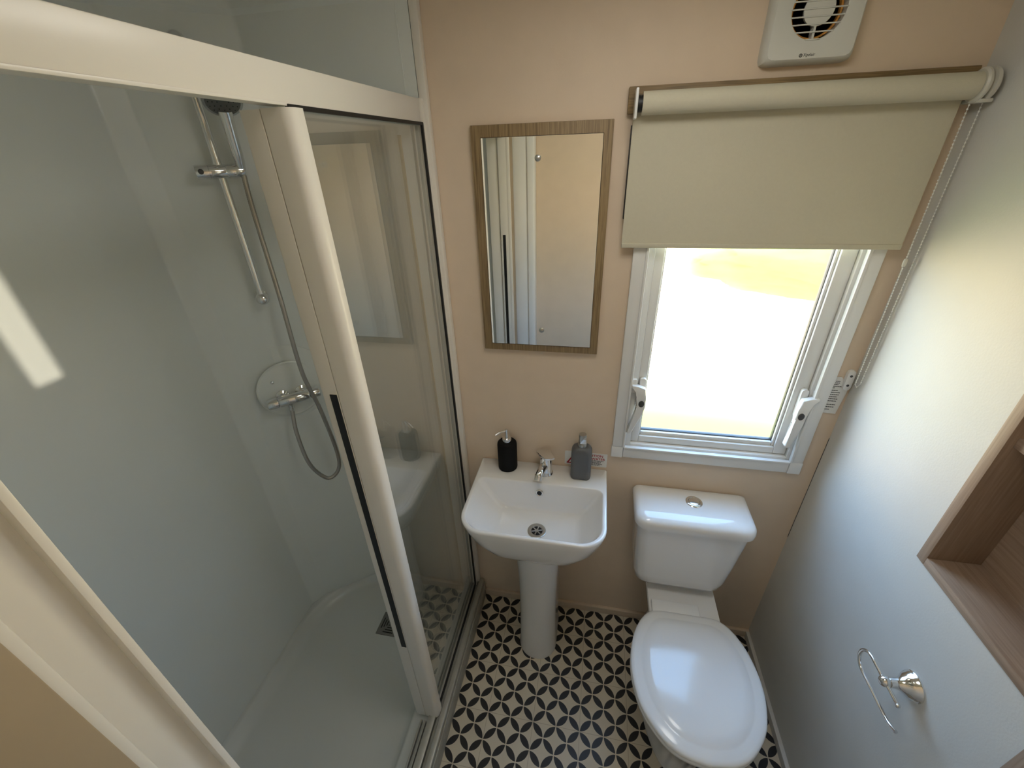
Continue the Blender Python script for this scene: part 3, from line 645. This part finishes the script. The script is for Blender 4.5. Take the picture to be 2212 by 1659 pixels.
# tap
t = thing('basin_tap', (-0.132, -0.05, RZ), 'chrome single lever mixer tap at back of basin', 'tap')
b = B(); tube(b, [(-0.130, -0.050, RZ), (-0.130, -0.050, RZ + 0.004), (-0.130, -0.050, RZ + 0.006), (-0.130, -0.048, 0.85), (-0.131, -0.046, 0.875), (-0.131, -0.045, 0.889)], [0.025, 0.0245, 0.0215, 0.0205, 0.0215, 0.0205], 24); obj('tap_body', b, chrome_m, t)
b = B(); tube(b, catmull([(-0.133, -0.052, 0.852), (-0.138, -0.072, 0.862), (-0.1445, -0.098, 0.860), (-0.1485, -0.113, 0.849)], 0.004), 0.0135, 18); sp = obj('spout', b, chrome_m, t)
b = B(); lathe(b, (-0.1480, -0.1105, 0.853), (-0.12, -0.5, -0.86), [(0.0145, -0.004), (0.0145, 0.012), (0.012, 0.014), (0.0, 0.012)], 22); obj('aerator', b, chrome_m, sp)
b = B(); prism(b, [(-0.168, -0.034), (-0.150, -0.018), (-0.128, -0.015), (-0.112, -0.036), (-0.099, -0.066), (-0.115, -0.074), (-0.131, -0.077), (-0.152, -0.056)], 0.893, 0.9015, lambda a, c, d: (a, c, d - 0.06 * (c + 0.045)), 0.002); obj('lever', b, chrome_m, t)

# soap dispensers
SX, SY = -0.270, -0.039
t = thing('soap_dispenser', (SX, SY, RZ), 'matt black cylinder soap dispenser with thin chrome pump', 'soap dispenser')
b = B(); lathe(b, (SX, SY, RZ), (0, 0, 1), [(0.031, 0), (0.0335, 0.002), (0.0345, 0.006), (0.0345, 0.100), (0.0335, 0.108), (0.029, 0.113), (0.0, 0.114)], 40); obj('bottle', b, blackm_m, t)
b = B(); lathe(b, (SX, SY, RZ + 0.112), (0, 0, 1), [(0.0155, 0), (0.0155, 0.016), (0.0145, 0.0175), (0.006, 0.018), (0.0045, 0.024), (0.0042, 0.048), (0.005, 0.049), (0.005, 0.053), (0, 0.054)], 26); pm = obj('pump', b, chrome_m, t)
b = B(); tube(b, catmull([(SX, SY, RZ + 0.162), (SX - 0.018, SY - 0.008, RZ + 0.157), (SX - 0.036, SY - 0.017, RZ + 0.147)], 0.003), 0.0036, 10); obj('nozzle', b, chrome_m, pm)
GX, GY = -0.010, -0.045
t = thing('soap_dispenser', (GX, GY, RZ), 'grey rounded square soap bottle with brushed metal pump', 'soap dispenser')
def gr(w_, d_, z, r): return [(GX + a, GY + c, RZ + z) for a, c in rr(-w_, w_, -d_, d_, r, 8)]
b = B(); loft(b, [gr(0.028, 0.021, 0, 0.012), gr(0.0325, 0.0255, 0.002, 0.015), gr(0.0345, 0.0275, 0.010, 0.017), gr(0.0345, 0.0275, 0.104, 0.017), gr(0.0335, 0.0268, 0.114, 0.018), gr(0.030, 0.025, 0.122, 0.018), gr(0.024, 0.021, 0.128, 0.018), gr(0.016, 0.016, 0.131, 0.0158)])
obj('bottle', b, grey_m, t, 60)
b = B(); lathe(b, (GX, GY, RZ + 0.130), (0, 0, 1), [(0.0150, 0), (0.0150, 0.010), (0.0138, 0.012), (0.0070, 0.0125)], 26); pc = obj('pump_collar', b, steel_m, t)
b = B(); lathe(b, (GX, GY, RZ + 0.142), (0, 0, 1), [(0.0105, 0), (0.0125, 0.003), (0.0130, 0.032), (0.0120, 0.035), (0.0, 0.036)], 26)
for v in b.verts:
    if v.co.y < GY - 0.004 and v.co.z < RZ + 0.165: v.co.y = max(v.co.y, GY - 0.010 + (v.co.z - RZ - 0.142) * 0.05)
obj('pump_head', b, steel_m, t)
b = B(); prism(b, [(-0.008, 0.145), (0.0125, 0.145), (0.0125, 0.174), (0.006, 0.170), (-0.003, 0.158)], -0.0128, -0.0105, lambda a, c, d: (GX + a, GY + d, RZ + c), 0.0008); obj('nozzle_cut', b, chrome_m, t)
# sticker
t = thing('warning_sticker', (0.005, 0, 0.829), 'white hot water caution sticker with red lettering above basin', 'sticker')
b = B(); prism(b, rr(-0.069, 0.0785, 0.829, 0.887, 0.003, 4), -0.0008, 0.0, lambda a, c, d: (a, d, c)); obj('label_card', b, card_m, t)
def fit_text(body, x0, x1, z0, z1, y):
    q = text_bm(body, 1.0, lambda u, v: Vector((u, 0, v)), bold=0.02)
    xs = [v.co.x for v in q.verts]; zs = [v.co.z for v in q.verts]
    for v in q.verts:
        v.co = Vector((x0 + (v.co.x - min(xs)) / (max(xs) - min(xs)) * (x1 - x0), y, z0 + (v.co.z - min(zs)) / (max(zs) - min(zs)) * (z1 - z0)))
    return q
obj('lettering', fit_text('CAUTION', 0.001, 0.0635, 0.8715, 0.8815, -0.0011), red_m, t)
obj('lettering', fit_text('HOT WATER', -0.008, 0.0715, 0.8580, 0.8680, -0.0011), red_m, t)
b = B()
for z, xb in ((0.8545, 0.068), (0.8495, 0.058), (0.8450, 0.057), (0.8400, 0.062), (0.8355, 0.054)):
    x = -0.022
    while x < xb:
        L_ = random.uniform(0.003, 0.009); box(b, x, min(xb, x + L_), -0.0012, -0.0008, z - 0.0011, z + 0.0011); x += L_ + 0.0014
pr = obj('print_lines', b, ink_m, t); pr['kind'] = 'stuff'
b = B(); prism(b, [(-0.062, 0.836), (-0.056, 0.836), (-0.047, 0.852), (-0.038, 0.836), (-0.032, 0.836), (-0.047, 0.862)], -0.0012, -0.0008, lambda a, c, d: (a, d, c)); box(b, -0.062, -0.032, -0.0012, -0.0008, 0.834, 0.838); obj('warning_triangle', b, red_m, t)

# ------------------------------------------------------------------ toilet
TX = 0.372
t = thing('toilet', (TX, -0.30, 0), 'white close-coupled toilet with lid down', 'toilet')
EGG = [(-0.236, 0.0), (-0.237, 0.085), (-0.247, 0.117), (-0.275, 0.145), (-0.326, 0.171), (-0.38, 0.184), (-0.43, 0.188), (-0.48, 0.183), (-0.536, 0.167), (-0.58, 0.140), (-0.617, 0.104), (-0.638, 0.062), (-0.648, 0.0)]
def egg_outline():
    half = catmull([(h, y, 0) for y, h in EGG], 0.018)
    half = [(max(0, p.x), p.y) for p in half]
    if half[-1][0] > 1e-3: half.append((0.0, -0.648))
    right = half; left = [(-x, y) for x, y in reversed(half[1:-1])]
    return right + left
EO = egg_outline()
EC = -0.43
def egg(s, z, dy=0.0, sy=None):
    sy = s if sy is None else sy
    return [(TX + x * s, EC + (y - EC) * sy + dy, z) for x, y in EO]
def inset(d, z): return egg(1 - d / 0.188, z, 0, 1 - d / 0.206)
# pan
b = B()
def pan_ring(z, w_, y0, y1, r0, r1): return [(a, c, z) for a, c in rr(TX - w_, TX + w_, y0, y1, (r0, r0, r1, r1), 12)]
def bowl_ring(z, w_, yf, yb): return [(TX + x * w_ / 0.188, yb + (y + 0.236) / (-0.412) * (yf - yb), z) for x, y in EO]
loft(b, [bowl_ring(0.0, 0.108, -0.535, -0.050), bowl_ring(0.012, 0.110, -0.538, -0.048), bowl_ring(0.028, 0.105, -0.533, -0.050), bowl_ring(0.12, 0.108, -0.545, -0.06), bowl_ring(0.20, 0.122, -0.565, -0.08), bowl_ring(0.27, 0.143, -0.592, -0.12), bowl_ring(0.33, 0.163, -0.616, -0.18), bowl_ring(0.365, 0.173, -0.629, -0.225), bowl_ring(0.385, 0.177, -0.635, -0.245), bowl_ring(0.392, 0.174, -0.632, -0.248)])
obj('pan', b, cer_m, t, 60)
b = B(); loft(b, [pan_ring(0.20, 0.085, -0.25, -0.010, 0.02, 0.02), pan_ring(0.34, 0.105, -0.30, -0.008, 0.02, 0.02), pan_ring(0.405, 0.117, -0.30, -0.006, 0.02, 0.012), pan_ring(0.412, 0.114, -0.297, -0.008, 0.02, 0.012)]); obj('rear_shelf', b, cer_m, t, 50)
b = B(); loft(b, [inset(0.004, 0.392), inset(0.0, 0.396), inset(0.0, 0.406), inset(0.004, 0.410)]); obj('seat_ring', b, lid_m, t, 60)
b = B(); loft(b, [inset(0.006, 0.4125), inset(0.0, 0.4155), inset(0.0, 0.420), inset(0.0035, 0.4245), inset(0.012, 0.4275), inset(0.030, 0.4300), inset(0.035, 0.4310), inset(0.039, 0.4335), inset(0.060, 0.4365), inset(0.11, 0.4385), inset(0.16, 0.4390)]); obj('lid', b, lid_m, t, 60)
b = B(); box(b, TX - 0.107, TX + 0.049, -0.245, -0.197, 0.410, 0.424, 0.003); obj('hinge_block', b, lid_m, t)
# cistern
def cis(x0, x1, y0, y1, z, rf): return [(a, c, z) for a, c in rr(x0, x1, y0, y1, (rf, rf, 0.012, 0.012), 10)]
b = B(); loft(b, [cis(0.245, 0.460, -0.135, -0.010, 0.440, 0.030), cis(0.225, 0.480, -0.155, -0.008, 0.447, 0.035), cis(0.208, 0.496, -0.163, -0.006, 0.465, 0.035), cis(0.200, 0.505, -0.167, -0.005, 0.500, 0.035), cis(0.196, 0.516, -0.168, -0.005, 0.58, 0.035), cis(0.188, 0.536, -0.168, -0.005, 0.738, 0.035)])
obj('cistern', b, cer_m, t, 60)
b = B(); loft(b, [cis(0.184, 0.540, -0.172, -0.003, 0.736, 0.038), cis(0.177, 0.546, -0.178, -0.003, 0.738, 0.042), cis(0.176, 0.547, -0.179, -0.003, 0.752, 0.042), cis(0.178, 0.545, -0.177, -0.003, 0.762, 0.042), cis(0.184, 0.539, -0.170, -0.006, 0.771, 0.038), cis(0.196, 0.527, -0.156, -0.012, 0.776, 0.034), cis(0.225, 0.498, -0.13, -0.03, 0.7785, 0.03), cis(0.30, 0.42, -0.10, -0.06, 0.7795, 0.015)])
obj('cistern_lid', b, cer_m, t, 60)
b = B(); lathe(b, (0.368, -0.072, 0.7780), (0, 0, 1), [(0.0265, 0), (0.0265, 0.003), (0.0225, 0.006), (0.0185, 0.006), (0.0175, 0.004)], 34); fr_ = obj('flush_surround', b, chrome_m, t)
b = B(); lathe(b, (0.368, -0.072, 0.7800), (0, 0, 1), [(0.0175, 0), (0.0172, 0.0035), (0.012, 0.0055), (0, 0.006)], 30); obj('flush_button', b, chrome_m, fr_)

# ------------------------------------------------------------------ niche shelves and roll holder on the right wall
t = thing('niche_shelf_unit', (XR + 0.05, -0.58, NZ0), 'open wood-effect shelf niche set in the right wall', 'shelf')
b = B(); box(b, XR - 0.004, XR + ND - 0.001, NY1 - 0.0225, NY1 - 0.0005, NZ0 + 0.0005, NZ1 - 0.001, 0.001); obj('side_panel', b, oak2_m, t)
b = B(); box(b, XR - 0.004, XR + ND - 0.001, NY0 + 0.0005, NY0 + 0.0225, NZ0 + 0.0005, NZ1 - 0.001, 0.001); obj('side_panel', b, oak2_m, t)
b = B(); box(b, XR - 0.004, XR + ND - 0.001, NY0 + 0.0225, NY1 - 0.0225, NZ0 + 0.0005, NZ0 + 0.0205, 0.001); obj('bottom_panel', b, oakh_m, t)
b = B(); box(b, XR - 0.004, XR + ND - 0.001, NY0 + 0.0225, NY1 - 0.0225, NZ1 - 0.0205, NZ1 - 0.001, 0.001); obj('top_panel', b, oakh_m, t)
b = B(); box(b, XR + ND - 0.006, XR + ND - 0.001, NY0 + 0.0225, NY1 - 0.0225, NZ0 + 0.0205, NZ1 - 0.0205); obj('back_panel', b, oakh_m, t)
b = B(); box(b, XR + 0.010, XR + ND - 0.006, NY0 + 0.0225, NY1 - 0.0225, 1.340, 1.360, 0.001); obj('shelf_board', b, oakh_m, t)
t = thing('toilet_roll_holder', (XR, -0.570, 0.79), 'empty chrome toilet roll holder on the right wall', 'roll holder')
HC = (XR, -0.570, 0.794)
b = B(); lathe(b, HC, (-1, 0, 0), [(0.031, 0), (0.0312, 0.003), (0.029, 0.0055), (0.0282, 0.0085), (0.0258, 0.0105), (0.0250, 0.013), (0.0212, 0.0165), (0.0175, 0.0205), (0.0145, 0.0250), (0.0122, 0.0300), (0.0106, 0.0360), (0.0100, 0.0460)], 40); obj('wall_rose', b, chrome_m, t)
b = B(); bmesh.ops.create_uvsphere(b, u_segments=22, v_segments=14, radius=0.0118, matrix=Matrix.Translation((0.670, -0.570, 0.794))); obj('ball_joint', b, chrome_m, t)
ZT, ZB = 0.794, 0.735; rc = (ZT - ZB) / 2
pp = [(0.67, -0.616, ZT), (0.67, -0.60, ZT), (0.67, -0.56, ZT), (0.67, -0.535, ZT)]
for k in range(0, 9):
    an = math.radians(90 - 180 * k / 8); pp.append((0.67, -0.521 + rc * math.cos(an), (ZT + ZB) / 2 + rc * math.sin(an)))
pp += [(0.67, -0.545, ZB), (0.67, -0.59, ZB), (0.67, -0.616, ZB + 0.001), (0.67, -0.630, ZB + 0.005), (0.67, -0.644, ZB + 0.012)]
b = B(); tube(b, catmull(pp, 0.004), 0.0038, 12); wr = obj('wire_arm', b, chrome_m, t)
b = B()
bmesh.ops.create_uvsphere(b, u_segments=12, v_segments=8, radius=0.0046, matrix=Matrix.Translation((0.67, -0.616, ZT))); obj('arm_tip', b, chrome_m, wr)

# ------------------------------------------------------------------ outside the window
from mathutils import noise as mnoise
leaf_m = mat('sunlit_leaves', (0.56, 0.50, 0.05, 1), 0.8, noise=(5, 0.30, 5))
grass_m = mat('dry_grass', (0.62, 0.50, 0.05, 1), 0.9, noise=(9, 0.2, 5))
GZ = -0.60
b = B(); box(b, -4, 6, 0.25, 3.3, GZ - 0.05, GZ); tag(obj('lawn_strip', b, grass_m), 'dry yellow grass outside below the window', 'grass')
bpy.data.objects['lawn_strip']['kind'] = 'stuff'
b = B(); bmesh.ops.create_icosphere(b, subdivisions=5, radius=1.0)
for v in b.verts:
    d = v.co.normalized(); k = 1 + 0.20 * mnoise.noise(d * 2.1) + 0.09 * mnoise.noise(d * 8)
    v.co = Vector((4.3 + d.x * 2.85 * k, 6.4 + d.y * 0.8 * k, max(GZ, 0.17 + d.z * 0.60 * k)))
tag(obj('hedge', b, leaf_m, None, 60), 'yellow-green hedge outside at top of window pane', 'hedge')
